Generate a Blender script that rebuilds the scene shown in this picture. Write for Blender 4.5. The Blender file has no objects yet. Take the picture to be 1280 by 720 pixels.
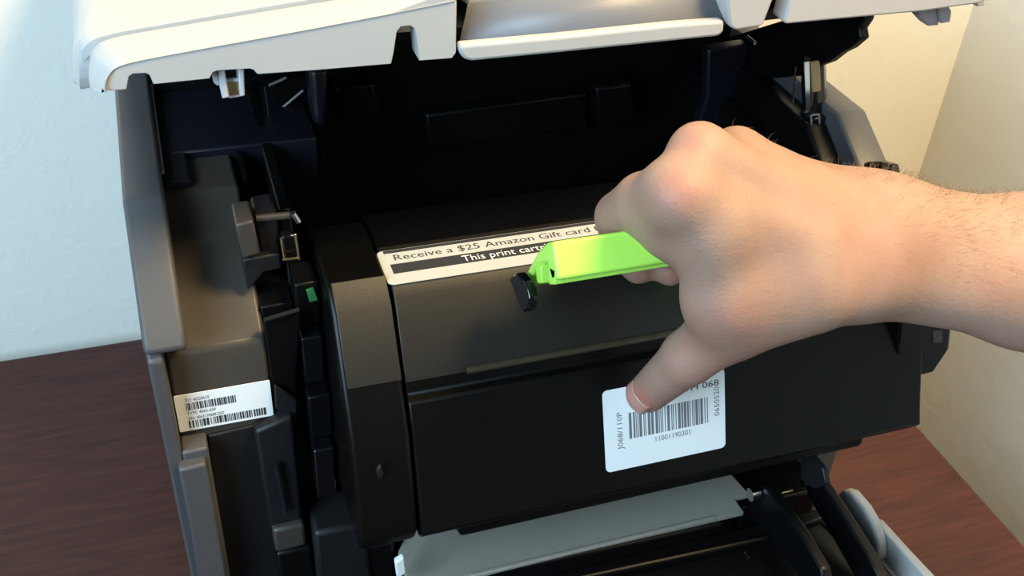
import bpy, bmesh, math, random
import numpy as np
from mathutils import Vector, Matrix
random.seed(7); rng = np.random.default_rng(11)
scene = bpy.context.scene
COL = scene.collection
# ------------------------------------------------------------------ camera
F = 1313.0                       # focal length in pixels of the 1280x720 frame
CZ = 1.36                        # camera height above the floor
def _n(v):
    v = np.array(v, float); return v/np.linalg.norm(v)
_X = _n((5050-640, -340-360, F)); _D = _n((530-640, 2130-360, F)); _D = _n(_D-_X*(_D@_X))
_Y = np.cross(_D, _X)
if _Y[2] < 0: _Y = -_Y
ROT = np.array([_X, _n(_Y), -_D])          # rows: world X, Y, Z seen in camera (x right, y down, z forward)
cam = bpy.data.cameras.new('camera'); camo = bpy.data.objects.new('camera', cam); COL.objects.link(camo)
cam.sensor_width = 36; cam.lens = 36*F/1280; cam.clip_start = .01
_r, _u, _b = ROT[:, 0], -ROT[:, 1], -ROT[:, 2]
camo.matrix_world = Matrix(((_r[0], _u[0], _b[0], 0), (_r[1], _u[1], _b[1], 0), (_r[2], _u[2], _b[2], CZ), (0, 0, 0, 1)))
scene.camera = camo
# ------------------------------------------------------------------ light
w = bpy.data.worlds.new('world'); scene.world = w; w.use_nodes = True
w.node_tree.nodes['Background'].inputs[0].default_value = (.80, .88, 1.0, 1)
w.node_tree.nodes['Background'].inputs[1].default_value = .10
def area(name, loc, target, sx, sy, power, col):
    l = bpy.data.lights.new(name, 'AREA'); l.shape = 'RECTANGLE'; l.size = sx; l.size_y = sy; l.energy = power; l.color = col
    o = bpy.data.objects.new(name, l); COL.objects.link(o); o.location = loc
    o.rotation_euler = (Vector(target)-Vector(loc)).to_track_quat('-Z', 'Y').to_euler()
    return o
area('window_daylight', (-1.0, -.38, 1.74), (.0, .62, 1.0), .8, .9, 40, (.58, .83, 1.0))
area('ceiling_lamp_light', (.62, .06, 2.14), (.46, .83, .95), .30, .30, 26, (1.0, .735, .37))
vs = scene.view_settings
vs.view_transform = 'Standard'; vs.look = 'None'; vs.gamma = 1; vs.use_curve_mapping = False; vs.exposure = 0.0

# ------------------------------------------------------------------ helpers (coordinates relative to the camera foot: z=0 is camera height)
def ray(px, py): return ROT @ np.array([px-640, py-360, F])
def at(px, py, **k):
    (a, v), = k.items(); d = ray(px, py); return d*(v/d['xyz'.index(a)])
def Y(y, *pts): return [at(p[0], p[1], y=y) for p in pts]
def Xp(x, *pts): return [at(p[0], p[1], x=x) for p in pts]
def Zp(z, *pts): return [at(p[0], p[1], z=z) for p in pts]
OFF = np.array([0, 0, CZ])
M = {}
def mat(name, col, rough=.5, metal=0., var=.06, vscale=30., bump=0., bscale=200., spec=.5, coat=0.):
    m = bpy.data.materials.new(name); m.use_nodes = True; nt = m.node_tree; b = nt.nodes['Principled BSDF']
    b.inputs['Roughness'].default_value = rough; b.inputs['Metallic'].default_value = metal
    b.inputs['Specular IOR Level'].default_value = spec; b.inputs['Coat Weight'].default_value = coat
    tc = nt.nodes.new('ShaderNodeTexCoord')
    nz = nt.nodes.new('ShaderNodeTexNoise'); nz.inputs['Scale'].default_value = vscale; nz.inputs['Detail'].default_value = 4
    nt.links.new(tc.outputs['Object'], nz.inputs['Vector'])
    r = nt.nodes.new('ShaderNodeValToRGB')
    c = np.array(col)
    r.color_ramp.elements[0].position = .3; r.color_ramp.elements[1].position = .7
    r.color_ramp.elements[0].color = (*np.clip(c*(1-var), 0, 1), 1); r.color_ramp.elements[1].color = (*np.clip(c*(1+var), 0, 1), 1)
    nt.links.new(nz.outputs['Fac'], r.inputs[0]); nt.links.new(r.outputs[0], b.inputs['Base Color'])
    if bump:
        n2 = nt.nodes.new('ShaderNodeTexNoise'); n2.inputs['Scale'].default_value = bscale; n2.inputs['Detail'].default_value = 3
        nt.links.new(tc.outputs['Object'], n2.inputs['Vector'])
        bp = nt.nodes.new('ShaderNodeBump'); bp.inputs['Strength'].default_value = bump; bp.inputs['Distance'].default_value = .001
        nt.links.new(n2.outputs['Fac'], bp.inputs['Height']); nt.links.new(bp.outputs[0], b.inputs['Normal'])
    M[name] = m; return m
mat('white_plastic', (.41, .41, .415), .42, bump=.05, bscale=900, var=.02)
mat('grey_plastic', (.062, .060, .064), .50, bump=.12, bscale=1500, var=.05)
mat('mid_grey_plastic', (.16, .16, .178), .45, bump=.06, bscale=900, var=.03)
mat('dark_grey_plastic', (.010, .0095, .011), .46, bump=.12, bscale=1200, spec=.3)
mat('taupe_plastic', (.045, .038, .032), .42, bump=.1, bscale=1500)
mat('black_plastic', (.0026, .0026, .003), .38, bump=.06, bscale=1200, spec=.22)
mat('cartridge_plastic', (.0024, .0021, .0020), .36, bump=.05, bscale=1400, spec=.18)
mat('sheen_plastic', (.0095, .0076, .0056), .46, bump=.10, bscale=1600, spec=.5)  # grained cartridge plastic with the warm lamp sheen put into its brown
mat('edge_highlight', (.040, .030, .018), .34, spec=.6)  # worn brown edge, lightened to carry the golden highlight
mat('gloss_black', (.004, .004, .005), .16)
mat('navy_plastic', (.0055, .006, .011), .38, bump=.06, bscale=900, spec=.35)
mat('chrome', (.75, .75, .76), .18, 1.0)
mat('brass', (.75, .58, .32), .25, 1.0)
mat('green_plastic', (.44, .84, .11), .38, bump=.05, bscale=700, var=.04)
mat('green_led', (.03, .17, .05), .4)
mat('label_white', (.84, .85, .86), .5, var=.015)
mat('strip_white_shaded', (.50, .505, .49), .55, var=.02)  # label white darkened, shade of the partly blocked lamp in the colour
mat('ink', (.03, .03, .035), .6)
mat('ink_grey', (.16, .16, .18), .6)
mat('sheet_grey', (.25, .238, .205), .45, bump=.08, bscale=900, var=.03)
mat('clip_plastic', (.52, .52, .55), .25)
mat('gold_glint', (.30, .20, .09), .25)  # gold wall reflection on the hinge bar, put into a colour
mat('nail', (.50, .24, .20), .30, var=.05)
mat('hair', (.22, .13, .08), .6)
mat('floor_carpet', (.22, .19, .16), .95, bump=.6, bscale=500)
def wall_mat():
    m = bpy.data.materials.new('plaster'); m.use_nodes = True; nt = m.node_tree; b = nt.nodes['Principled BSDF']
    b.inputs['Roughness'].default_value = .62; b.inputs['Specular IOR Level'].default_value = .35
    tc = nt.nodes.new('ShaderNodeTexCoord')
    a = nt.nodes.new('ShaderNodeTexNoise'); a.inputs['Scale'].default_value = 34; a.inputs['Detail'].default_value = 5; a.inputs['Roughness'].default_value = .55
    a.inputs['Distortion'].default_value = .6
    nt.links.new(tc.outputs['Object'], a.inputs['Vector'])
    r = nt.nodes.new('ShaderNodeValToRGB'); r.color_ramp.elements[0].position = .50; r.color_ramp.elements[1].position = .62
    nt.links.new(a.outputs['Fac'], r.inputs[0])
    f2 = nt.nodes.new('ShaderNodeTexNoise'); f2.inputs['Scale'].default_value = 260; nt.links.new(tc.outputs['Object'], f2.inputs['Vector'])
    mx = nt.nodes.new('ShaderNodeMath'); mx.operation = 'MULTIPLY_ADD'; mx.inputs[1].default_value = .25
    nt.links.new(f2.outputs['Fac'], mx.inputs[0]); nt.links.new(r.outputs[0], mx.inputs[2])
    bp = nt.nodes.new('ShaderNodeBump'); bp.inputs['Strength'].default_value = .22; bp.inputs['Distance'].default_value = .0008
    nt.links.new(mx.outputs[0], bp.inputs['Height']); nt.links.new(bp.outputs[0], b.inputs['Normal'])
    c = nt.nodes.new('ShaderNodeValToRGB'); c.color_ramp.elements[0].color = (.82, .805, .75, 1); c.color_ramp.elements[1].color = (.85, .835, .78, 1)
    nt.links.new(f2.outputs['Fac'], c.inputs[0]); nt.links.new(c.outputs[0], b.inputs['Base Color'])
    M['plaster'] = m
wall_mat()
def wood_mat():
    m = bpy.data.materials.new('cherry_wood'); m.use_nodes = True; nt = m.node_tree; b = nt.nodes['Principled BSDF']
    b.inputs['Roughness'].default_value = .48; b.inputs['Specular IOR Level'].default_value = .3
    tc = nt.nodes.new('ShaderNodeTexCoord'); mp = nt.nodes.new('ShaderNodeMapping'); mp.inputs['Scale'].default_value = (8, 80, 30)
    nt.links.new(tc.outputs['Object'], mp.inputs['Vector'])
    nz = nt.nodes.new('ShaderNodeTexNoise'); nz.inputs['Scale'].default_value = 2.2; nz.inputs['Detail'].default_value = 7; nz.inputs['Roughness'].default_value = .65
    nz.inputs['Distortion'].default_value = .5
    nt.links.new(mp.outputs[0], nz.inputs['Vector'])
    r = nt.nodes.new('ShaderNodeValToRGB'); r.color_ramp.elements[0].position = .33; r.color_ramp.elements[1].position = .70
    r.color_ramp.elements[0].color = (.036, .0100, .0075, 1); r.color_ramp.elements[1].color = (.080, .0225, .0165, 1)
    nt.links.new(nz.outputs['Fac'], r.inputs[0]); nt.links.new(r.outputs[0], b.inputs['Base Color'])
    M['wood'] = m
wood_mat()
def skin_mat():
    m = bpy.data.materials.new('skin'); m.use_nodes = True; nt = m.node_tree; b = nt.nodes['Principled BSDF']
    b.inputs['Roughness'].default_value = .58; b.inputs['Subsurface Weight'].default_value = .12
    b.inputs['Subsurface Radius'].default_value = (.008, .003, .0015); b.inputs['Subsurface Scale'].default_value = .6
    tc = nt.nodes.new('ShaderNodeTexCoord')
    nz = nt.nodes.new('ShaderNodeTexNoise'); nz.inputs['Scale'].default_value = 38; nz.inputs['Detail'].default_value = 5
    nt.links.new(tc.outputs['Object'], nz.inputs['Vector'])
    r = nt.nodes.new('ShaderNodeValToRGB'); r.color_ramp.elements[0].position = .3; r.color_ramp.elements[1].position = .72
    r.color_ramp.elements[0].color = (.295, .172, .124, 1); r.color_ramp.elements[1].color = (.355, .222, .166, 1)
    nt.links.new(nz.outputs['Fac'], r.inputs[0])
    at_ = nt.nodes.new('ShaderNodeAttribute'); at_.attribute_name = 'flush'
    mix = nt.nodes.new('ShaderNodeMix'); mix.data_type = 'RGBA'
    n3 = nt.nodes.new('ShaderNodeTexNoise'); n3.inputs['Scale'].default_value = 16; n3.inputs['Detail'].default_value = 3; nt.links.new(tc.outputs['Object'], n3.inputs['Vector'])
    mr = nt.nodes.new('ShaderNodeMapRange'); mr.inputs['From Min'].default_value = .45; mr.inputs['From Max'].default_value = .75; mr.inputs['To Max'].default_value = .30; nt.links.new(n3.outputs['Fac'], mr.inputs['Value'])
    sm = nt.nodes.new('ShaderNodeMath'); sm.operation = 'ADD'; sm.use_clamp = True; nt.links.new(mr.outputs[0], sm.inputs[0]); nt.links.new(at_.outputs['Fac'], sm.inputs[1])
    nt.links.new(sm.outputs[0], mix.inputs[0]); nt.links.new(r.outputs[0], mix.inputs[6]); mix.inputs[7].default_value = (.43, .14, .105, 1)
    nt.links.new(mix.outputs[2], b.inputs['Base Color'])
    n2 = nt.nodes.new('ShaderNodeTexNoise'); n2.inputs['Scale'].default_value = 420; n2.inputs['Detail'].default_value = 3
    v = nt.nodes.new('ShaderNodeTexVoronoi'); v.inputs['Scale'].default_value = 700
    nt.links.new(tc.outputs['Object'], n2.inputs['Vector']); nt.links.new(tc.outputs['Object'], v.inputs['Vector'])
    ad = nt.nodes.new('ShaderNodeMath'); ad.operation = 'ADD'; nt.links.new(n2.outputs['Fac'], ad.inputs[0]); nt.links.new(v.outputs['Distance'], ad.inputs[1])
    bp = nt.nodes.new('ShaderNodeBump'); bp.inputs['Strength'].default_value = .22; bp.inputs['Distance'].default_value = .0006
    nt.links.new(ad.outputs[0], bp.inputs['Height']); nt.links.new(bp.outputs[0], b.inputs['Normal'])
    M['skin'] = m
skin_mat()

def link(o, parent=None):
    COL.objects.link(o)
    if parent is not None: o.parent = parent
    return o
BASE = {}
def base_of(p):
    b = np.zeros(3)
    while p is not None:
        b = b+BASE.get(p.name, np.zeros(3)); p = p.parent
    return b
def mesh(name, verts, faces, m, parent=None, smooth=False, bevel=0., seg=2, angle=35):
    v = np.array(verts, float)+OFF-base_of(parent)
    me = bpy.data.meshes.new(name); me.from_pydata(v.tolist(), [], [list(f) for f in faces]); me.validate()
    bm = bmesh.new(); bm.from_mesh(me); bmesh.ops.recalc_face_normals(bm, faces=bm.faces); bm.to_mesh(me); bm.free()
    me.materials.append(M[m]); o = bpy.data.objects.new(name, me)
    if smooth or bevel:
        for p in me.polygons: p.use_smooth = True
        if bevel:
            b = o.modifiers.new('bevel', 'BEVEL'); b.width = bevel; b.segments = seg; b.limit_method = 'ANGLE'; b.angle_limit = math.radians(30); b.harden_normals = False
        me.set_sharp_from_angle(angle=math.radians(angle))
    return link(o, parent)
class MB:
    def __init__(s): s.v = []; s.f = []
    def add(s, v, f):
        n = len(s.v); s.v += [np.array(p, float) for p in v]; s.f += [[i+n for i in q] for q in f]; return s
    def prism(s, pts, vec):
        n = len(pts); vec = np.array(vec, float); p = [np.array(a, float) for a in pts]
        return s.add(p+[a+vec for a in p], [list(range(n)), list(range(2*n-1, n-1, -1))]+[[i, (i+1) % n, n+(i+1) % n, n+i] for i in range(n)])
    def box(s, a, b):
        x0, y0, z0 = a; x1, y1, z1 = b
        return s.prism([(x0, y0, z0), (x1, y0, z0), (x1, y0, z1), (x0, y0, z1)], (0, y1-y0, 0))
    def profile(s, yz, x0, x1): return s.prism([(x0, a, b) for a, b in yz], (x1-x0, 0, 0))
    def tube(s, a, b, r, n=14, r2=None):
        a = np.array(a, float); b = np.array(b, float); d = _n(b-a); u = np.cross(d, (0, 0, 1))
        if np.linalg.norm(u) < 1e-3: u = np.cross(d, (1, 0, 0))
        u = _n(u); w_ = np.cross(d, u); r2 = r if r2 is None else r2
        c = [(math.cos(2*math.pi*i/n), math.sin(2*math.pi*i/n)) for i in range(n)]
        return s.add([a+r*(u*x+w_*y) for x, y in c]+[b+r2*(u*x+w_*y) for x, y in c],
                     [list(range(n)), list(range(2*n-1, n-1, -1))]+[[i, (i+1) % n, n+(i+1) % n, n+i] for i in range(n)])
    def build(s, name, m, parent=None, bevel=0., **k): return mesh(name, s.v, s.f, m, parent, bevel=bevel, **k)
def empty(name, loc, label, cat, group=None):
    o = bpy.data.objects.new(name, None); o.empty_display_size = .05
    o.location = tuple(np.array(loc, float)+OFF); BASE[o.name] = np.array(o.location); COL.objects.link(o)
    o['label'] = label; o['category'] = cat
    if group: o['group'] = group
    return o
def tag(o, label, cat): o['label'] = label; o['category'] = cat; return o
def struct(o): o['kind'] = 'structure'; return o
def rounded(u0, u1, v0, v1, r, n=4):
    out = []
    for cx, cy, a0 in ((u1-r, v1-r, 0), (u0+r, v1-r, 90), (u0+r, v0+r, 180), (u1-r, v0+r, 270)):
        for i in range(n+1):
            a = math.radians(a0+90*i/n); out.append((cx+r*math.cos(a), cy+r*math.sin(a)))
    return out
class Frame:                        # a flat frame on a surface: origin, u, v and normal
    def __init__(s, o, u, v):
        s.o = np.array(o, float); s.u = _n(u); s.v = np.array(v, float); s.v = _n(s.v-s.u*(s.v@s.u)); s.n = np.cross(s.u, s.v)
    def p(s, u, v, h=0): return s.o+s.u*u+s.v*v+s.n*h
def plate(fr, name, m, poly, parent, h0=0., t=.0003):
    b = MB(); b.prism([fr.p(u, v, h0) for u, v in poly], fr.n*t); return b.build(name, m, parent)
def barcode(fr, u0, u1, v0, v1, seed, parent, m='ink', h=.0003, name='barcode'):
    r = random.Random(seed); b = MB(); u = u0; unit = (u1-u0)/95
    while u < u1-unit*2:
        wd = unit*r.choice((1, 1, 2, 3)); b.prism([fr.p(u, v0, h), fr.p(u+wd, v0, h), fr.p(u+wd, v1, h), fr.p(u, v1, h)], fr.n*.0001)
        u += wd+unit*r.choice((1, 1, 2))
    return b.build(name, m, parent)
def text(fr, body, u, v, height, parent, m='ink', width=None, h=.0004, rot=0, name='printed_text'):
    c = bpy.data.curves.new('t', 'FONT'); c.body = body; c.size = 1; c.resolution_u = 2
    o = bpy.data.objects.new('t', c); COL.objects.link(o)
    bpy.context.view_layer.update(); dg = bpy.context.evaluated_depsgraph_get()
    me = bpy.data.meshes.new_from_object(o.evaluated_get(dg)); bpy.data.objects.remove(o)
    vs_ = np.array([q.co[:2] for q in me.vertices]); fs = [list(p.vertices) for p in me.polygons]
    sy = height/.69; sx = sy if width is None else width/(vs_[:, 0].max())
    cr, sr = math.cos(rot), math.sin(rot)
    pts = [fr.p(u+(a*sx*cr-b_*sy*sr), v+(a*sx*sr+b_*sy*cr), h) for a, b_ in vs_]
    return mesh(name, pts, fs, m, parent)

# ------------------------------------------------------------------ setting
TZ = -.62                            # table top
YB, XC = .83, .797                   # back wall and right wall planes
struct(MB().box((-2.2, YB, -CZ), (XC+.12, YB+.1, 1.1)).build('wall_back', 'plaster'))
struct(MB().box((XC, -2.2, -CZ), (XC+.1, YB, 1.1)).build('wall_right', 'plaster'))
struct(MB().box((-2.2, -2.2, -CZ-.05), (XC+.1, YB+.1, -CZ)).build('floor', 'floor_carpet'))
# table
tb = empty('table', (-.2, .2, -CZ), 'dark cherry wood table carrying the open printer', 'table')
MB().box((-.80, -.12, TZ-.03), (.572, .797, TZ)).build('table_top', 'wood', tb, bevel=.003)
for lx in (-.75, .51):
    for ly in (-.07, .735):
        MB().box((lx, ly, -CZ), (lx+.05, ly+.05, TZ-.03)).build('leg', 'wood', tb, bevel=.002)

# ------------------------------------------------------------------ printer
PX0, PX1 = -.029, .394
pr = empty('laser_printer', (.18, .6, TZ), 'grey and black laser printer with raised white lid and open front', 'printer')
# side panels: upper grey strip that is flat on top and slopes down at the front
up = [(.80, -.30), (.80, -.278), (.468, -.278), (.408, -.317), (.403, -.324), (.41, -.33), (.50, -.33)]
lo = [(.7995, TZ), (.7995, -.285), (.472, -.285), (.412, -.324), (.404, -.33), (.404, TZ)]
MB().profile(up, PX0, -.0095).build('side_panel_rail', 'grey_plastic', pr, bevel=.0022)
MB().profile(lo, PX0+.0006, PX0+.008).build('side_panel', 'grey_plastic', pr, bevel=.0015)
p, q = np.array((-.0088, .600, -.2815)), np.array((-.0088, .495, -.2815)); MB().tube(p, q, .0009, 8).build('panel_edge', 'mid_grey_plastic', pr, smooth=True)
# right hand panel
rp = [(.80, TZ), (.80, -.278), (.468, -.278), (.425, -.303), (.402, -.35), (.402, TZ)]
MB().profile(rp, .374, PX1).build('side_panel', 'grey_plastic', pr, bevel=.002)
MB().profile([(.60, -.33), (.60, -.288), (.475, -.288), (.437, -.312), (.415, -.36), (.415, -.40), (.60, -.40)], .36, .374).build('inner_wall', 'black_plastic', pr, bevel=.002)
# lower left: ledge, raised rib and front edge
MB().box((PX0+.008, .404, TZ), (-.008, .43, -.391)).build('front_post', 'grey_plastic', pr, bevel=.0015)
MB().prism(Y(.398, (223, 588), (258, 580), (270, 640), (287, 735), (250, 735), (238, 660)), (0, .008, 0)).build('raised_rib', 'grey_plastic', pr, bevel=.0015)
# left inner module: taupe sloping face, then vertical face for the rating label
md = [(.56, -.292), (.492, -.292), (.418, -.338), (.416, -.3455), (.416, -.62), (.56, -.62)]
MB().profile(md, -.021, .0275).build('inner_module', 'taupe_plastic', pr, bevel=.002)
MB().box((.0275, .43, TZ), (.044, .56, -.327)).build('inner_module_side', 'black_plastic', pr, bevel=.001)
MB().prism(Y(.414, (260, 545), (336, 528), (362, 735), (282, 735)), (0, .004, 0)).build('lower_cover', 'dark_grey_plastic', pr, bevel=.001)
# ledge behind with pocket
MB().box((-.0095, .525, -.33), (.075, .60, -.287)).build('rear_ledge', 'navy_plastic', pr, bevel=.0015)
MB().box((-.0095, .495, -.33), (.004, .525, -.287)).build('pocket_frame', 'navy_plastic', pr, bevel=.001)
MB().box((.004, .515, -.34), (.031, .526, -.298)).build('pocket_panel', 'dark_grey_plastic', pr, bevel=.001)
MB().box((.031, .50, -.34), (.033, .526, -.29)).build('pocket_divider', 'black_plastic', pr)
# green marker
MB().prism(Y(.4225, (383, 364), (392, 361), (397, 375), (387, 378)), (0, .003, 0)).build('green_marker', 'green_led', pr)
# chassis: back, floor, walls of the chamber
MB().box((-.0095, .60, -.60), (.374, .612, -.205)).build('chamber_back', 'black_plastic', pr)
MB().box((.044, .43, -.60), (.36, .60, -.53)).build('chamber_floor', 'black_plastic', pr)
MB().profile([(.43, -.53), (.43, -.37), (.46, -.29), (.60, -.285), (.60, -.53)], .044, .050).build('guide_wall', 'black_plastic', pr, bevel=.001)
MB().box((.352, .43, -.53), (.36, .60, -.31)).build('guide_wall', 'black_plastic', pr, bevel=.001)
# curved left guide with steps, seen between the module and the cartridge
for i, (z0, z1, y0) in enumerate(((-.338, -.312, .424), (-.372, -.341, .417), (-.405, -.375, .410), (-.445, -.408, .404))):
    MB().box((.0445, y0, z0), (.0565-.001*(i % 2), y0+.02, z1)).build('guide_step', 'gloss_black' if i % 2 else 'black_plastic', pr, bevel=.0012)
MB().box((.062, .592, -.285), (.11, .60, -.23)).build('rear_panel', 'black_plastic', pr, bevel=.001)
MB().prism(Y(.585, (532, 143), (735, 116), (735, 160), (533, 188)), (0, .01, 0)).build('rear_panel', 'black_plastic', pr, bevel=.002)
MB().prism(Y(.575, (745, 110), (790, 105), (795, 150), (748, 160)), (0, .02, 0)).build('rear_panel', 'black_plastic', pr, bevel=.002)
MB().prism(Y(.575, (420, 110), (468, 104), (476, 142), (425, 146)), (0, .02, 0)).build('rear_panel', 'black_plastic', pr, bevel=.002)
# upright post on the left of the chamber and diagonal ribs beside it
MB().prism(Y(.545, (387, 88), (411, 86), (409, 150), (412, 250), (397, 252), (392, 150)), (0, .02, 0)).build('upright_post', 'navy_plastic', pr, bevel=.003)
MB().prism(Y(.57, (330, 100), (387, 95), (390, 175), (345, 148)), (0, .006, 0)).build('rib_plate', 'black_plastic', pr)
for a, b in (((336, 107), (358, 97)), ((344, 142), (379, 113))):
    p, q = Y(.566, a, b); MB().tube(p, q, .0008, 6).build('diagonal_rib', 'mid_grey_plastic', pr)
p, q = Y(.56, (331, 108), (337, 148)); MB().tube(p, q, .0008, 6).build('diagonal_rib', 'navy_plastic', pr)
# sloping guide at the right of the chamber
MB().prism(Y(.56, (885, 62), (938, 55), (928, 110), (905, 150), (880, 165), (872, 160), (884, 120)), (0, .01, 0)).build('slope_guide', 'navy_plastic', pr, bevel=.002)
# latch on the inner module
lt = MB().prism(Y(.432, (294, 281), (317, 276), (326, 318), (303, 324)), (0, .02, 0)).build('latch_block', 'taupe_plastic', pr, bevel=.0012)
MB().prism(Y(.440, (318, 272), (346, 266), (350, 318), (326, 322)), (0, .02, 0)).build('latch_plate', 'dark_grey_plastic', lt, bevel=.0015)
MB().prism(Y(.436, (303, 325), (350, 317), (352, 336), (330, 341), (310, 364)), (0, .02, 0)).build('latch_base', 'dark_grey_plastic', lt, bevel=.001)
p, q = Y(.440, (320, 273), (362, 269)); MB().tube(p, q, .0019, 12).build('latch_pin', 'taupe_plastic', lt, smooth=True)
p, q = Y(.438, (366, 266), (373, 277)); MB().tube(p, q, .0017, 12).build('latch_screw', 'chrome', lt, smooth=True)
b = MB()
for a_, c_ in (((351, 297), (356, 325)), ((369, 293), (374, 324)), ((353, 325), (375, 322))):
    p, q = Y(.430, a_, c_); b.tube(p, q, .0007, 8)
b.build('latch_spring', 'brass', lt, smooth=True)
MB().prism(Y(.433, (352, 296), (369, 294), (375, 322), (356, 325)), (0, .006, 0)).build('latch_cap', 'gloss_black', lt, bevel=.001)
# black recess to the right of the label with a chamfered lower corner
MB().prism(Y(.4155, (329, 402), (376, 388), (371, 470), (372, 545), (342, 515), (338, 474)), (0, .003, 0)).build('side_recess', 'black_plastic', pr, bevel=.001)
p, q = Y(.414, (330, 400), (374, 387)); MB().tube(p, q, .0012, 8).build('recess_edge', 'dark_grey_plastic', pr, smooth=True)
MB().prism(Y(.412, (343, 482), (372, 500), (371, 528), (345, 512)), (0, .003, 0)).build('recess_corner', 'dark_grey_plastic', pr, bevel=.001)
# lower dark structure left of the sheet
MB().prism(Y(.408, (318, 540), (366, 520), (378, 652), (338, 660)), (0, .02, 0)).build('lower_bracket', 'dark_grey_plastic', pr, bevel=.002)
p, q = Y(.405, (345, 580), (357, 640)); MB().tube(p, q, .0016, 8).build('bracket_edge', 'navy_plastic', pr, smooth=True)
MB().prism(Y(.404, (341, 664), (380, 655), (384, 682), (345, 692)), (0, .02, 0)).build('bracket_step', 'taupe_plastic', pr, bevel=.002)
MB().prism(Y(.402, (345, 693), (388, 684), (398, 740), (352, 740)), (0, .02, 0)).build('lower_box', 'black_plastic', pr, bevel=.002)
MB().prism(Y(.398, (392, 668), (455, 655), (470, 740), (398, 740)), (0, .03, 0)).build('lower_box', 'dark_grey_plastic', pr, bevel=.003)
MB().box((.050, .40, -.60), (.086, .43, -.49)).build('lower_wall', 'black_plastic', pr, bevel=.002)
# grey sheet-metal ramp
s = [at(500, 722, z=-.50), at(508, 690, z=-.50), at(545, 660, z=-.50), (.31, .418, -.50), at(938, 618, z=-.50), at(919, 623, z=-.50), at(931, 640, z=-.50), at(580, 722, z=-.50)]
s[0] = np.array((.088, .372, -.50)); s[1] = np.array((.088, .40, -.50)); s[2] = np.array((.10, .418, -.50))
sh = MB().prism(s, (0, 0, -.004)).build('ramp', 'sheet_grey', pr, bevel=.0012)
MB().box((.125, .3705, -.5035), (.285, .3735, -.4995)).build('ramp_lip', 'sheet_grey', pr, bevel=.0008)
MB().prism(Y(.372, (494, 704), (505, 697), (508, 716), (497, 725)), (0, .004, 0)).build('ramp_tab', 'label_white', pr, bevel=.0008)
# front door folded down
dr = MB().profile([(.371, -.515), (.10, -.50), (.10, -.512), (.371, -.53)], -.02, .376).build('front_door', 'black_plastic', pr, bevel=.002)
MB().profile([(.345, -.521), (.09, -.505), (.09, -.525), (.345, -.535)], -.026, .386).build('door_shell', 'white_plastic', dr, bevel=.002)
MB().prism(Xp(.384, (1086, 650), (1094, 652), (1130, 692), (1175, 740), (1165, 775), (1100, 720), (1088, 690)), (.006, 0, 0)).build('door_rim', 'white_plastic', dr, bevel=.001)
MB().prism(Xp(.376, (1046, 625), (1047, 617), (1053, 612), (1062, 615), (1078, 634), (1090, 655), (1097, 680), (1098, 697), (1093, 705), (1085, 707), (1078, 690), (1064, 660)), (.0075, 0, 0)).build('door_ear', 'white_plastic', dr, bevel=.002, seg=3)
for i, (a, c) in enumerate((((620, 745), (960, 672)), ((600, 720), (900, 655)))):
    p, q = Zp(-.503, a, c); MB().tube(p, q, .0016, 8).build('door_ridge', 'black_plastic', dr, smooth=True)
p, q = Zp(-.500, (931, 690), (936, 697)); MB().tube(p, q, .0008, 8).build('door_screw', 'chrome', dr, smooth=True)
# link arms with pins
ar = MB().prism(Xp(.312, (932, 630), (937, 614), (946, 607), (957, 608), (975, 632), (1000, 668), (1026, 712), (1030, 735), (1010, 735), (975, 690), (945, 655)), (.007, 0, 0)).build('link_arm', 'black_plastic', pr, bevel=.0015)
p = at(948, 616, x=.311); MB().tube(p, p+np.array((-.006, 0, 0)), .0042, 18).build('arm_pin', 'chrome', ar, smooth=True)
p = at(976, 616, x=.330); MB().tube(p, p+np.array((.008, 0, 0)), .0015, 12).build('arm_pin', 'brass', ar, smooth=True)
ar2 = MB().prism(Xp(.350, (1004, 602), (1012, 596), (1022, 598), (1050, 640), (1085, 695), (1100, 725), (1098, 745), (1075, 735), (1040, 672), (1010, 622)), (.007, 0, 0)).build('link_arm', 'black_plastic', pr, bevel=.0015)
p = at(1008, 603, x=.349); MB().tube(p, p+np.array((-.003, 0, 0)), .0026, 16).build('arm_pin', 'chrome', ar2, smooth=True)
p = at(1020, 600, x=.358); MB().tube(p, p+np.array((.006, 0, 0)), .0024, 16).build('arm_pin', 'brass', ar2, smooth=True)
MB().prism(Xp(.345, (1000, 575), (1015, 570), (1028, 585), (1032, 605), (1018, 612), (1000, 600)), (.004, 0, 0)).build('arm_bracket', 'dark_grey_plastic', ar2, bevel=.001)
for a, c in (((1000, 657), (1028, 647)), ((1028, 647), (1046, 667))):
    p, q = Zp(-.512, a, c); MB().tube(p, q, .0012, 8).build('tray_edge', 'taupe_plastic', pr, smooth=True)
MB().box((.315, .385, -.60), (.372, .43, -.515)).build('lower_wall', 'black_plastic', pr, bevel=.002)
MB().box((PX0+.010, .374, TZ), (.374, .43, -.540)).build('paper_cassette', 'dark_grey_plastic', pr, bevel=.002)
MB().box((PX0+.002, .78, TZ), (.392, .80, -.30)).build('rear_cover', 'grey_plastic', pr, bevel=.002)
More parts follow.
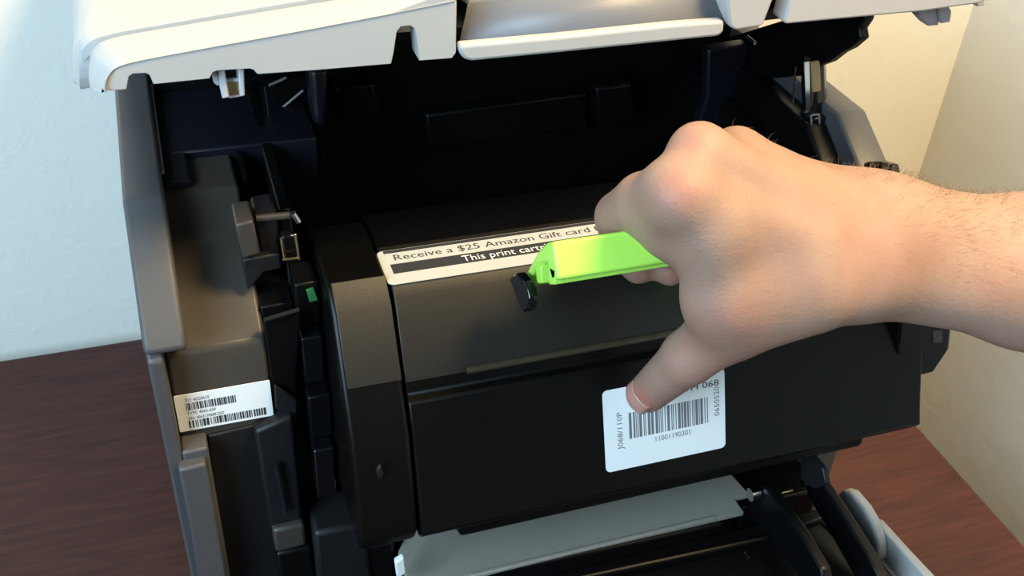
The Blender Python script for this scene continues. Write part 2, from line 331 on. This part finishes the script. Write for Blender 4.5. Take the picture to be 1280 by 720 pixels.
# hinge bar on the right, bracket under the lid, small lock on the panel
hb = MB()
def sect(px, py, y, r):
    c = at(px, py, y=y); return [c+np.array((r*math.cos(t), r*math.sin(t), 0)) for t in np.radians((200, 250, 290, 350, 60, 130))]
A, B_ = sect(1016, 66, .50, .0082), sect(1019, 150, .487, .0082)
hb.add(A+B_, [list(range(6)), list(range(11, 5, -1))]+[[i, (i+1) % 6, 6+(i+1) % 6, 6+i] for i in range(6)])
hbo = hb.build('hinge_bar', 'gloss_black', pr, bevel=.0006)
c = at(1019, 155, y=.4805); MB().box(c+np.array((-.0062, -.004, -.011)), c+np.array((.0052, .008, .006))).build('hinge_tip', 'gloss_black', hbo, bevel=.0012)
b = MB()
q4 = [at(x_, y_, y=.4755) for x_, y_ in ((1014, 144), (1024, 143), (1025, 164), (1015, 166))]
for i in range(4): b.tube(q4[i], q4[(i+1) % 4], .0006, 6)
b.build('hinge_slot_rim', 'mid_grey_plastic', hbo, smooth=True)
MB().prism(Y(.4835, (1005, 78), (1012, 76), (1014, 140), (1007, 142)), (0, .002, 0)).build('hinge_glint_strip', 'chrome', hbo, bevel=.0004)  # added strip standing in for the blue window glint on the bar
MB().prism(Y(.4835, (1014, 78), (1025, 76), (1027, 114), (1016, 116)), (0, .002, 0)).build('hinge_gold_glint', 'gold_glint', hbo, bevel=.0006)  # added piece, its colour paints the gold glint on the bar
p, q = Y(.50, (995, 83), (991, 128)); MB().tube(p, q, .0006, 6).build('hinge_wire', 'chrome', pr, smooth=True)
MB().prism(Xp(.366, (905, 48), (980, 25), (1082, 14), (1082, 24), (1074, 36), (1076, 48), (1062, 60), (1050, 66), (1036, 77), (1022, 82), (1000, 95), (930, 100)), (.006, 0, 0)).build('hinge_bracket', 'black_plastic', pr, bevel=.001)
p = at(944, 54, y=.52); MB().tube(p, p+np.array((0, .01, 0)), .0012, 10).build('hinge_screw', 'chrome', pr, smooth=True)
MB().prism(Xp(.3725, (1078, 203), (1098, 202), (1113, 206), (1116, 222), (1094, 228), (1080, 220)), (.006, 0, 0)).build('panel_lock', 'black_plastic', pr, bevel=.0015)

# ---- raised white lid
YL = .41
A = [(131, 113), (140, 113.5), (157, 112), (158, 112), (161, 96), (166, 92.5), (182, 91.5), (187, 94), (192, 105.5), (262, 98.5), (266, 90.5), (272, 88.5), (312, 86), (317, 87.5), (322, 93), (400, 87.5), (489, 80), (492, 66), (496, 40), (501, 33.5), (512, 32), (518, 35), (521, 48), (524, 76), (565, 73), (570, 66)]
B2 = [(570, -14), (480, 19), (370, 40), (260, 60), (180, 75), (150, 83), (137, 92), (131, 104)]
lip = Y(YL, *(A+B2))
cv_rows = []
colsB = [(131, 113), (131, 104), (137, 92), (150, 83), (180, 75), (260, 60), (370, 40), (480, 19), (570, 1)]
colsG = [(113.5, 104.5), (112.5, 101), (113, 82), (119, 66), (143, 53), (225, 38), (350, 17), (460, -1), (556, -17)]
colsH = [(105, 104.2), (104, 103), (104, 82), (110, 63), (134, 49), (216, 33.5), (342, 12), (452, -6), (548, -22)]
colsT = [(99, 101.5), (97.5, 97), (98, 74), (105, 56), (130, 44), (212, 29), (339, 8), (450, -10), (547, -26)]
yG = [.454, .452, .446, .441, .438, .436, .435, .435, .435]
rB = [at(*p, y=YL-.0006) for p in colsB]
rG = [at(*p, y=y) for p, y in zip(colsG, yG)]
rH = [at(p[0]-.6, p[1]-2.4*min(1, i/3), y=y+.0045) for i, (p, y) in enumerate(zip(colsH, yG))]
rGd = [a+np.array((0, .0006, -.0026))*min(1, i/3) for i, a in enumerate(rG)]
rHd = [a+np.array((0, .0, -.0045))*min(1, i/3) for i, a in enumerate(rH)]
rT = [at(p[0]-.6, p[1]-2.4*min(1, i/3), y=y+.0095) for i, (p, y) in enumerate(zip(colsT, yG))]
rK = [np.array((a[0]-.006*(1-min(i, 3)/3), .80, -.235)) for i, a in enumerate(rT)]
rK2 = [np.array((a[0], a[1], -.262)) for a in rK]
rU = [np.array((a[0]+.002, YL+.012, -.190)) for a in rB]
rows = [rU, [a+np.array((0, .012, 0)) for a in rB], rB]
def dens(row, k=5):
    P = np.array(row); n = len(P); out = []
    for i in range(n-1):
        p0 = P[max(i-1, 0)]; p1 = P[i]; p2 = P[i+1]; p3 = P[min(i+2, n-1)]
        for j in range(k):
            t = j/k; out.append(.5*((2*p1)+(-p0+p2)*t+(2*p0-5*p1+4*p2-p3)*t*t+(-p0+3*p1-3*p2+p3)*t**3))
    out.append(P[-1]); return out
def loft(rows, k=5):
    R_ = [dens(r, k) for r in rows]; n = len(R_[0]); v = [p for r in R_ for p in r]
    f = [[i*n+j, i*n+j+1, (i+1)*n+j+1, (i+1)*n+j] for i in range(len(R_)-1) for j in range(n-1)]
    return v, f
midBG = [(b_*.35+g*.65)+np.array((0, -.002, .0005)) for b_, g in zip(rB, rG)]
v, f = loft([[a+np.array((0, .012, -.0)) for a in rB], rB, midBG, rG, rGd, rHd, rH, rT, [t*.6+k_*.4 for t, k_ in zip(rT, rK)], rK, rK2])
lid = mesh('lid', v, f, 'white_plastic', pr, smooth=True, angle=28)
sd = lid.modifiers.new('thickness', 'SOLIDIFY'); sd.thickness = .002; sd.offset = -1
MB().prism(lip, (0, .012, 0)).build('lid_lip', 'white_plastic', lid, bevel=.0012)
# inner end wall of the left flap next to the centre panel
MB().prism([at(556, 8, y=.411), at(571, -2, y=.44), at(571, 62, y=.418), at(566, 72, y=.411), at(556, 72, y=.411)], (.003, .03, 0)).build('lid_end_wall', 'white_plastic', lid, bevel=.001)
# centre panel
cp = MB().prism(Y(.409, (574, 57), (575, 68), (581, 75), (590, 77), (700, 66.5), (898, 46), (905, 41), (906, 26), (840, 31), (700, 45.5)), (0, .006, 0)).build('centre_panel_lip', 'white_plastic', lid, bevel=.0018, seg=3)
g0 = [at(574, 58, y=.4135), at(906, 26, y=.4135)]; g1 = [at(585, 4, y=.428), at(915, -30, y=.428)]; g2 = [at(588, 0, y=.434), at(918, -34, y=.434)]
g3 = [np.array((g1[0][0], .80, -.24)), np.array((g1[1][0], .80, -.24))]
v = g0+g1+g2+g3; f = [[0, 1, 3, 2], [2, 3, 5, 4], [4, 5, 7, 6]]
o = mesh('centre_panel', v, f, 'mid_grey_plastic', lid, smooth=True, angle=20); sd = o.modifiers.new('thickness', 'SOLIDIFY'); sd.thickness = .003; sd.offset = -1
# rib block between centre panel and right flap
MB().prism(Y(.408, (908, -20), (911, 20), (913, 34), (920, 38), (950, 33.5), (955, 30), (968, -5), (976, -40), (912, -34)), (0, .02, 0)).build('lid_rib', 'white_plastic', lid, bevel=.003, seg=3)
# right flap
yr = .411
fl = MB().prism(Y(yr, (997, -40), (986, 8), (980, 27), (983, 30.5), (1075, 22), (1152, 15), (1222, 5), (1236, 0), (1243, -8), (1246, -40), (1240, -62), (1100, -52)), (0, .012, 0)).build('right_flap', 'white_plastic', lid, bevel=.0015)
MB().prism(Y(.43, (906, -25), (1000, -36), (1000, 20), (906, 32)), (0, .01, 0)).build('lid_gap_lining', 'black_plastic', lid)
a0, a1 = at(990, -46, y=.423), at(1243, -62, y=.423)
mesh('right_top', [a0, a1, np.array((a1[0], .80, -.235)), np.array((a0[0], .80, -.235)), a0-np.array((0, 0, .012)), a1-np.array((0, 0, .012)), np.array((a1[0], .80, -.262)), np.array((a0[0], .80, -.262))],
     [[0, 1, 2, 3], [7, 6, 5, 4], [0, 4, 5, 1], [1, 5, 6, 2], [2, 6, 7, 3], [3, 7, 4, 0]], 'white_plastic', lid, bevel=.002)
MB().prism(Y(.42, (1219, -6), (1232, -8), (1231, 7), (1221, 9)), (0, .008, 0)).build('flap_tab', 'white_plastic', lid, bevel=.001)
# black inner lining of the lid
MB().prism([(.0, .43, -.188), (.36, .43, -.188), (.36, .78, -.262), (.0, .78, -.262)], (0, 0, -.004)).build('lid_lining', 'black_plastic', lid)
# hooks
h1 = MB()
h1.prism(Y(.416, (265, 89), (271, 88), (276, 106), (272, 108), (267, 104)), (0, .005, 0))
h1.prism(Y(.414, (272, 88), (281, 87.5), (287, 122), (278, 124)), (0, .012, 0)); h1.prism(Y(.414, (298, 86.5), (305, 86), (306.5, 120), (300, 121.5)), (0, .012, 0))
h1.prism(Y(.418, (279, 100), (300, 98), (301, 121.5), (286, 123.5)), (0, .002, 0))
h1.build('lid_hook', 'clip_plastic', lid, bevel=.0006)
MB().prism(Y(.4175, (283, 104), (298, 102), (299, 118), (287, 119.5)), (0, .001, 0)).build('hook_insert', 'brass', lid)
h2 = MB(); h2.prism(Y(.418, (1149, 12), (1172, 10), (1174, 32), (1160, 33), (1150, 22)), (0, .008, 0)); h2.prism(Y(.416, (1174, 9), (1182, 2), (1190, 14), (1188, 28), (1176, 30)), (0, .008, 0))
h2.build('lid_hook', 'mid_grey_plastic', lid, bevel=.0008)

# ---- rating label on the left module
LY = .4155
o_, ur, vt = at(225, 539, y=LY), at(341.5, 516, y=LY), at(216, 494.5, y=LY)
fr = Frame(o_, (1, 0, 0), (0, 0, 1)); fr.n = np.array((0, -1., 0)); Wd = (ur-o_)[0]; Hd = (vt-o_)[2]
lb = plate(fr, 'rating_label', 'label_white', rounded(0, Wd, 0, Hd, .0006, 2), pr, .0006); lb['label'] = 'white rating label with two barcodes'
e = .0009
text(fr, 'TLI: 40G0610', .005, Hd*.80, .0021, lb, width=.0118, h=e+.0001)
barcode(fr, .005, .0295, Hd*.56, Hd*.76, 3, lb, h=e)
text(fr, 'TYPE: 4063-630', .005, Hd*.44, .0020, lb, width=.0140, h=e+.0001)
text(fr, 'S/N: 406313960K25D', .005, Hd*.30, .0020, lb, width=.0178, h=e+.0001)
barcode(fr, .005, .0445, Hd*.07, Hd*.27, 5, lb, h=e)

# ------------------------------------------------------------------ toner cartridge
tc = empty('toner_cartridge', (.22, .40, -.44), 'black toner cartridge with white barcode label being pulled out by its green handle', 'cartridge')
prof = [(.470, -.305), (.402, -.306), (.398, -.310), (.3795, -.342), (.3775, -.3455), (.3755, -.353), (.3705, -.354), (.3655, -.364), (.348, -.408), (.3425, -.420), (.350, -.430), (.44, -.440), (.475, -.40)]
front = [(.3975, -.3115)]+prof[3:10]+[(.350, -.430), (.3975, -.434)]
MB().profile(front, .0885, .390).build('body', 'cartridge_plastic', tc, bevel=.0012)
MB().profile([(.470, -.3062), (.4045, -.3066), (.3965, -.3150), (.3965, -.434), (.44, -.440), (.475, -.40)], .0885, .352).build('rear_body', 'black_plastic', tc, bevel=.0012)
MB().profile([(.436, -.3062), (.436, -.3052), (.402, -.3052), (.3975, -.3095), (.3790, -.3415), (.3765, -.3460), (.3775, -.3465), (.3985, -.3115), (.402, -.3065)], .0888, .352).build('sheen_shell', 'sheen_plastic', tc, bevel=.0004)  # thin overlay whose brown paints the lamp sheen on the chamfer
MB().profile([(.3975, -.3095), (.3790, -.3415), (.3765, -.3460), (.3775, -.3465), (.3975, -.3125)], .352, .3895).build('sheen_shell', 'sheen_plastic', tc, bevel=.0004)
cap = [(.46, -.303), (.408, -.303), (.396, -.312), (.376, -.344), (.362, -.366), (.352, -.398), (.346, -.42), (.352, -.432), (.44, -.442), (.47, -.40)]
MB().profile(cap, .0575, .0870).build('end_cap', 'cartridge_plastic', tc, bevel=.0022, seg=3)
MB().profile([(.408, -.3022), (.3955, -.3114), (.3757, -.3430), (.3767, -.3436), (.396, -.3125), (.408, -.3034)], .0600, .0868).build('sheen_shell', 'sheen_plastic', tc, bevel=.0004)  # same painted sheen over the end cap's upper slope
MB().prism(Y(.360, (1126, 400), (1190, 404), (1187, 436), (1167, 466), (1124, 476), (1121, 440)), (0, .034, 0)).build('end_block', 'cartridge_plastic', tc, bevel=.0015)
MB().prism(Y(.3595, (1166, 415), (1178, 413), (1178, 428), (1167, 429)), (0, .001, 0)).build('block_socket', 'ink', tc)
MB().box((.11, .350, -.438), (.36, .42, -.426)).build('bottom_skirt', 'black_plastic', tc, bevel=.003)
MB().prism(Y(.352, (470, 590), (476, 582), (480, 595), (474, 602)), (0, .003, 0)).build('cap_button', 'dark_grey_plastic', tc, bevel=.001)
p, q = np.array((.12, .3771, -.3452)), np.array((.386, .3771, -.3452)); MB().tube(p, q, .0021, 12).build('front_edge', 'edge_highlight', tc, smooth=True)  # tube along the worn edge, golden highlight put into its colour
p, q = np.array((.16, .3712, -.3545)), np.array((.386, .3712, -.3545)); MB().tube(p, q, .0012, 10).build('front_edge', 'cartridge_plastic', tc, smooth=True)
# strip label on the top
ft = Frame((.0872, .4025, -.3052), (1, 0, 0), (0, 1, 0)); ft.n = np.array((0, 0, 1.)); LL = .225; LW = .029
st = plate(ft, 'strip_label', 'strip_white_shaded', rounded(0, LL, 0, LW, .003, 4), tc, .0002); st['label'] = 'long white strip label with a black text bar'
plate(ft, 'text_bar', 'ink', [(.0045, .0085), (LL-.004, .0085), (LL-.004, .0165), (.0045, .0165)], st, .0005, .0001)
text(ft, 'This print cartridge is sold subject to a return agreement', .0405, .0100, .0050, st, m='label_white', width=.165, h=.0007)
text(ft, 'Receive a $25 Amazon Gift card for re', .0070, .0195, .0048, st, width=.128, h=.0006)
plate(ft, 'text_bar', 'ink', [(.0035, .0262), (LL-.004, .0262), (LL-.004, LW-.0003), (.0035, LW-.0003)], st, .0005, .0001)
# barcode label on the front face
a, bb = np.array((0, .3655, -.364)), np.array((0, .348, -.408))
vdir = a-bb; nrm = _n(np.cross((1, 0, 0), vdir))
def onface(px, py):
    r = ray(px, py); t = (a@nrm)/(r@nrm); return r*t
o_ = onface(757, 590.5)
fl_ = Frame(o_, (1, 0, 0), vdir); fl_.n = nrm
Wd = onface(906, 557)[0]-o_[0]; Hd = np.linalg.norm((onface(747, 487)-o_)[1:])
Hd = min(Hd, .0465)
lb2 = plate(fl_, 'barcode_label', 'label_white', rounded(0, Wd, 0, Hd, .0028, 5), tc, .0006); lb2['label'] = 'white rounded label with a large barcode'
barcode(fl_, Wd*.20, Wd*.86, Hd*.36, Hd*.68, 9, lb2, m='ink_grey', h=.0009)
text(fl_, '11001190301', Wd*.40, Hd*.26, .0030, lb2, m='ink_grey', width=Wd*.30, h=.001)
text(fl_, '4600 HTH 068', Wd*.36, Hd*.80, .0036, lb2, m='ink', width=Wd*.59, h=.001)
text(fl_, 'J068/110P', Wd*.145, Hd*.26, .0030, lb2, m='ink_grey', width=.021, h=.001, rot=math.pi/2)
text(fl_, '0650520', Wd*.95, Hd*.42, .0030, lb2, m='ink_grey', width=.017, h=.001, rot=math.pi/2)
# handle: channel bar with three ribs, hinge post
HS = .93
x0 = .158*HS
def hp(px, py): return at(px, py, x=x0)
sec = [hp(690, 302), hp(682, 304), hp(672, 314), hp(664, 328), hp(655, 345), hp(662, 350), hp(672, 332), hp(684, 330), hp(690, 352), hp(697, 350)]
HXL = .110
hd = MB().prism(sec, (HXL, 0, 0)).build('handle', 'green_plastic', tc, bevel=.0016, seg=3); hd['label'] = 'lime green handle bar'
for q in ([(655, 344), (662, 346), (666, 357), (660, 359)], [(669, 332), (676, 331), (677, 354), (671, 355)], [(685, 332), (694, 338), (693, 356), (686, 356)]):
    MB().prism([hp(*k_) for k_ in q], (HXL*.98, 0, 0)).build('grip_rib', 'green_plastic', hd, bevel=.0006)
MB().box((.243, .362, -.325), (.257, .392, -.275)).build('handle_leg', 'green_plastic', hd, bevel=.002)
MB().prism(Xp(.1405, (636, 348), (645, 341), (656, 352), (661, 374), (660, 387), (654, 391), (649, 384)), (.005, 0, 0)).build('hinge_post', 'gloss_black', tc, bevel=.001)

# ------------------------------------------------------------------ hand and forearm (one continuous surface)
def J(px, py, y): return at(px, py, y=y)
def lerp_(a, b_, t): return a*(1-t)+b_*t
prims = []       # (group, a, b, ra, rb)
wr = J(1085, 312, .330)
mcp = [J(848, 244, .332), J(874, 192, .345), J(920, 194, .362), J(962, 212, .382)]
def cone(g, a, b, ra, rb): prims.append((g, np.array(a, float), np.array(b, float), ra, rb))
wk = [J(1060, 345, .318), J(1072, 315, .326), J(1085, 290, .338), J(1088, 275, .350)]
for m_, wv, r in zip(mcp, wk, (.0125, .0125, .0120, .0115)): cone('palm', wv, m_, .020, r)
for m_, wv, k_ in ((mcp[0], wk[1], .0095), (mcp[1], wk[2], .0085), (mcp[2], wk[3], .008)):
    tcm = _n(-m_); cone('palm', m_+tcm*k_, lerp_(m_, wv, .75)+tcm*(k_+.0075), .0042, .0030)
# web and thumb-side muscle
cone('palm', J(893, 292, .322), J(905, 372, .318), .0150, .0150)
cone('palm', J(905, 372, .318), J(990, 345, .318), .0180, .0210)
cone('palm', J(900, 275, .336), J(1000, 300, .336), .0190, .0220)
cone('palm', J(940, 255, .352), J(1010, 290, .350), .0180, .0200)
cone('palm', mcp[0], J(838, 282, .340), .0140, .0120)
cone('palm', J(838, 282, .340), J(885, 300, .326), .0120, .0140)
# thumb
th = [J(1010, 362, .316), J(918, 404, .320), J(861, 446, .3275), J(810, 491, .3455)]
cone('thumb', th[0], th[1], .0195, .0165); cone('thumb', th[1], th[2], .0165, .0128); cone('thumb', th[2], th[3], .0128, .0102)
# fingers
ch = [
 [mcp[0], J(806, 254, .350), J(775, 271, .366), J(778, 312, .392), J(798, 335, .372)],
 [mcp[1], J(815, 262, .385), J(820, 312, .394), J(838, 338, .366)],
 [mcp[2], J(868, 262, .398), J(868, 312, .398), J(880, 338, .368)],
 [mcp[3], J(915, 268, .402), J(910, 312, .400), J(915, 335, .372)]]
for c_, rr in zip(ch, ((.0150, .0140, .0118, .0095, .0082), (.0125, .0102, .0090, .0080), (.012, .0096, .0086, .0076), (.011, .0086, .0078, .0068))):
    g = 'f%d' % len([1 for p_ in prims if p_[0].startswith('f')])
    for i in range(len(c_)-1): cone(g, c_[i], c_[i+1], rr[i], rr[i+1])
# wrist, forearm, elbow and upper arm
el = J(1610, 430, .250); shd = np.array((.62, -.20, .02))
def lerp(a, b_, t): return a*(1-t)+b_*t
w1, w2 = J(1098, 292, .338), J(1092, 338, .326)
f1, f2 = J(1290, 312, .318), J(1285, 372, .300)
cone('arm', w1, f1, .0250, .0235); cone('arm', w2, f2, .0220, .0215)
cone('arm', f1, el, .0235, .0360); cone('arm', f2, el, .0215, .0360)
cone('arm', el, shd, .0420, .0500)
lo_ = np.array([.12, -.30, -.46]); hi_ = np.array([.72, .44, .10])
def sd_cone(P, a, b_, ra, rb):
    ba = b_-a; L2 = ba@ba; t = np.clip(((P-a)@ba)/L2, 0, 1)
    return np.linalg.norm(P-(a+t[..., None]*ba), axis=-1)-(ra+(rb-ra)*t)
def smin(a, b_, k):
    h = np.clip(.5+.5*(b_-a)/k, 0, 1); return b_*(1-h)+a*h-k*h*(1-h)
def polygonise(lo, hi, h, prims, kin, kout):
    n = np.ceil((hi-lo)/h).astype(int)+1
    ax = [lo[i]+h*np.arange(n[i]) for i in range(3)]
    big = .2
    out = None
    groups = []
    for p in prims:
        if p[0] not in groups: groups.append(p[0])
    D = np.full(n, big, np.float32)
    for g in groups:
        G = np.full(n, big, np.float32)
        for (gg, a, b_, ra, rb) in prims:
            if gg != g: continue
            m = max(ra, rb)+.022
            l0 = np.maximum(((np.minimum(a, b_)-m-lo)/h).astype(int), 0); l1 = np.minimum(((np.maximum(a, b_)+m-lo)/h).astype(int)+2, n)
            if np.any(l1 <= l0): continue
            sl = tuple(slice(l0[i], l1[i]) for i in range(3))
            P = np.stack(np.meshgrid(ax[0][sl[0]], ax[1][sl[1]], ax[2][sl[2]], indexing='ij'), -1)
            G[sl] = smin(G[sl], sd_cone(P, a, b_, ra, rb).astype(np.float32), kin.get(g, .006))
        act = G < .06
        D[act] = smin(D[act], G[act], kout.get(g, .006))
    # naive surface nets
    S = D < 0
    c = [S[i:n[0]-1+i, j:n[1]-1+j, k:n[2]-1+k] for i in (0, 1) for j in (0, 1) for k in (0, 1)]
    cnt = sum(x.astype(np.int8) for x in c); act = (cnt > 0) & (cnt < 8)
    idx = np.argwhere(act); num = np.full(act.shape, -1, np.int64); num[act] = np.arange(len(idx))
    acc = np.zeros((len(idx), 3)); w_ = np.zeros(len(idx))
    corners = [(i, j, k) for i in (0, 1) for j in (0, 1) for k in (0, 1)]
    for a in range(8):
        for b_ in range(a+1, 8):
            d = np.array(corners[b_])-np.array(corners[a])
            if abs(d).sum() != 1: continue
            va = D[tuple((idx+corners[a]).T)]; vb = D[tuple((idx+corners[b_]).T)]
            cr = (va < 0) != (vb < 0); t = np.where(cr, va/np.where(cr, va-vb, 1), 0)
            pt = np.array(corners[a])+t[:, None]*d; acc[cr] += pt[cr]; w_[cr] += 1
    V = lo+h*(idx+acc/w_[:, None])
    faces = []
    for ax_ in range(3):
        o1, o2 = [i for i in range(3) if i != ax_]
        sh = list(n); sh[ax_] -= 1
        s0 = [slice(None)]*3; s1 = [slice(None)]*3; s0[ax_] = slice(0, n[ax_]-1); s1[ax_] = slice(1, n[ax_])
        for k in (o1, o2): s0[k] = slice(1, n[k]-1); s1[k] = slice(1, n[k]-1)
        A_, B__ = S[tuple(s0)], S[tuple(s1)]
        e = np.argwhere(A_ != B__); e[:, o1] += 1; e[:, o2] += 1
        q = []
        for d1, d2 in ((-1, -1), (0, -1), (0, 0), (-1, 0)):
            z = e.copy(); z[:, o1] += d1; z[:, o2] += d2; q.append(num[tuple(z.T)])
        faces.append(np.stack(q, 1))
    return V, np.concatenate(faces)
Vh, Fh = polygonise(lo_, hi_, .0020, prims, {'palm': .012, 'thumb': .004, 'arm': .02, 'f0': .0015, 'f4': .003, 'f7': .003, 'f10': .003}, {'palm': .01, 'thumb': .014, 'arm': .022})
for _ in range(3):        # light smoothing
    acc = np.zeros_like(Vh); cn = np.zeros(len(Vh))
    for i in range(4):
        a_, b_ = Fh[:, i], Fh[:, (i+1) % 4]
        np.add.at(acc, a_, Vh[b_]); np.add.at(acc, b_, Vh[a_]); np.add.at(cn, a_, 1); np.add.at(cn, b_, 1)
    Vh = Vh*.4+.6*acc/cn[:, None]
person = mesh('person', Vh, Fh, 'skin', None, smooth=True, angle=180)
tag(person, 'bare right hand and hairy forearm gripping the lime green handle', 'person')
# flushed skin over knuckles, finger tips and thumb tip
fa = person.data.attributes.new('flush', 'FLOAT', 'POINT')
flush = np.zeros(len(Vh))
for c_, r_, s_ in ((J(848, 235, .318), .016, .42), (J(872, 172, .335), .014, .35), (J(796, 504, .336), .011, .85), (J(812, 344, .36), .014, .6), (J(842, 344, .355), .014, .9), (J(850, 445, .315), .012, .22), (J(905, 400, .30), .014, .2)):
    d = np.linalg.norm(Vh-c_, axis=1); flush = np.maximum(flush, s_*np.clip(1-d/r_, 0, 1)**.8)
fa.data.foreach_set('value', flush.astype(np.float32))
# thumb nail
tn = th[3]; tdir = _n(th[3]-th[2])
cam_dir = _n(-tn); axn = _n(cam_dir-tdir*(cam_dir@tdir)); sidn = np.cross(tdir, axn)
axn, sidn = axn*math.cos(.25)+sidn*math.sin(.25), sidn*math.cos(.25)-axn*math.sin(.25)
nv = []; NU, NV = 8, 8
for i in range(NU+1):
    for j in range(NV+1):
        t = -.0045+.0125*i/NU; ang = math.radians(-52+104*j/NV)*(1 if i < NU-1 else .8)
        rr_ = .0106 if t < 0 else math.sqrt(max(.0104**2-(t*.9)**2, 1e-8))+.0004
        nv.append(tn+tdir*t+(axn*math.cos(ang)+sidn*math.sin(ang))*rr_)
nf = [[i*(NV+1)+j, i*(NV+1)+j+1, (i+1)*(NV+1)+j+1, (i+1)*(NV+1)+j] for i in range(NU) for j in range(NV)]
no = mesh('thumb_nail', nv, nf, 'nail', person, smooth=True); sd = no.modifiers.new('thickness', 'SOLIDIFY'); sd.thickness = .0006; sd.offset = 0
# body hair
ca = Vh[Fh]; cen = ca.mean(1); nr = np.cross(ca[:, 1]-ca[:, 0], ca[:, 2]-ca[:, 0]); nr /= np.linalg.norm(nr, axis=1)[:, None]+1e-12
axis_pt = lambda x: None
inward = cen-np.array(lerp(w1, f1, .5)); flip = np.sign((nr*inward).sum(1)); 
sel = np.where((cen[:, 0] > .232) & (cen[:, 0] < .50) & (cen[:, 1] > .2))[0]
arm_ax = _n(f1-w1); rel = cen[sel]-w1; rad = rel-(rel@arm_ax)[:, None]*arm_ax; rad /= np.linalg.norm(rad, axis=1)[:, None]
pr_ = np.clip(.35+rad[:, 2]*.65+rad[:, 1]*.2, .03, 1); pr_ *= np.clip((cen[sel][:, 0]-.285)/.05, .015, 1); pr_ /= pr_.sum()
ids = rng.choice(len(sel), 3600, p=pr_)
hv = MB()
for i in ids:
    p = cen[sel[i]]+rng.normal(0, .0006, 3); nn = rad[i]; L = rng.uniform(.003, .008)
    d = _n(nn*.55+arm_ax*rng.uniform(-.2, .9)+rng.normal(0, .30, 3)); p = p-nn*.0008
    q = p+d*L*.6; q2 = q+_n(d+arm_ax*.5-nn*.3)*L*.5
    u = _n(np.cross(d, (.3, .5, .8)))*.00005; v2 = _n(np.cross(d, u))*.00005
    ring = [p+u, p-u*.5+v2*.87, p-u*.5-v2*.87]; ring2 = [x+(q-p) for x in ring]
    hv.add(ring+ring2+[q2], [[0, 1, 4, 3], [1, 2, 5, 4], [2, 0, 3, 5], [3, 4, 6], [4, 5, 6], [5, 3, 6]])
hr = bpy.data.meshes.new('arm_hair'); hr.from_pydata((np.array(hv.v)+OFF).tolist(), [], hv.f); hr.materials.append(M['hair'])
ho = bpy.data.objects.new('arm_hair', hr); link(ho, person); ho['kind'] = 'stuff'
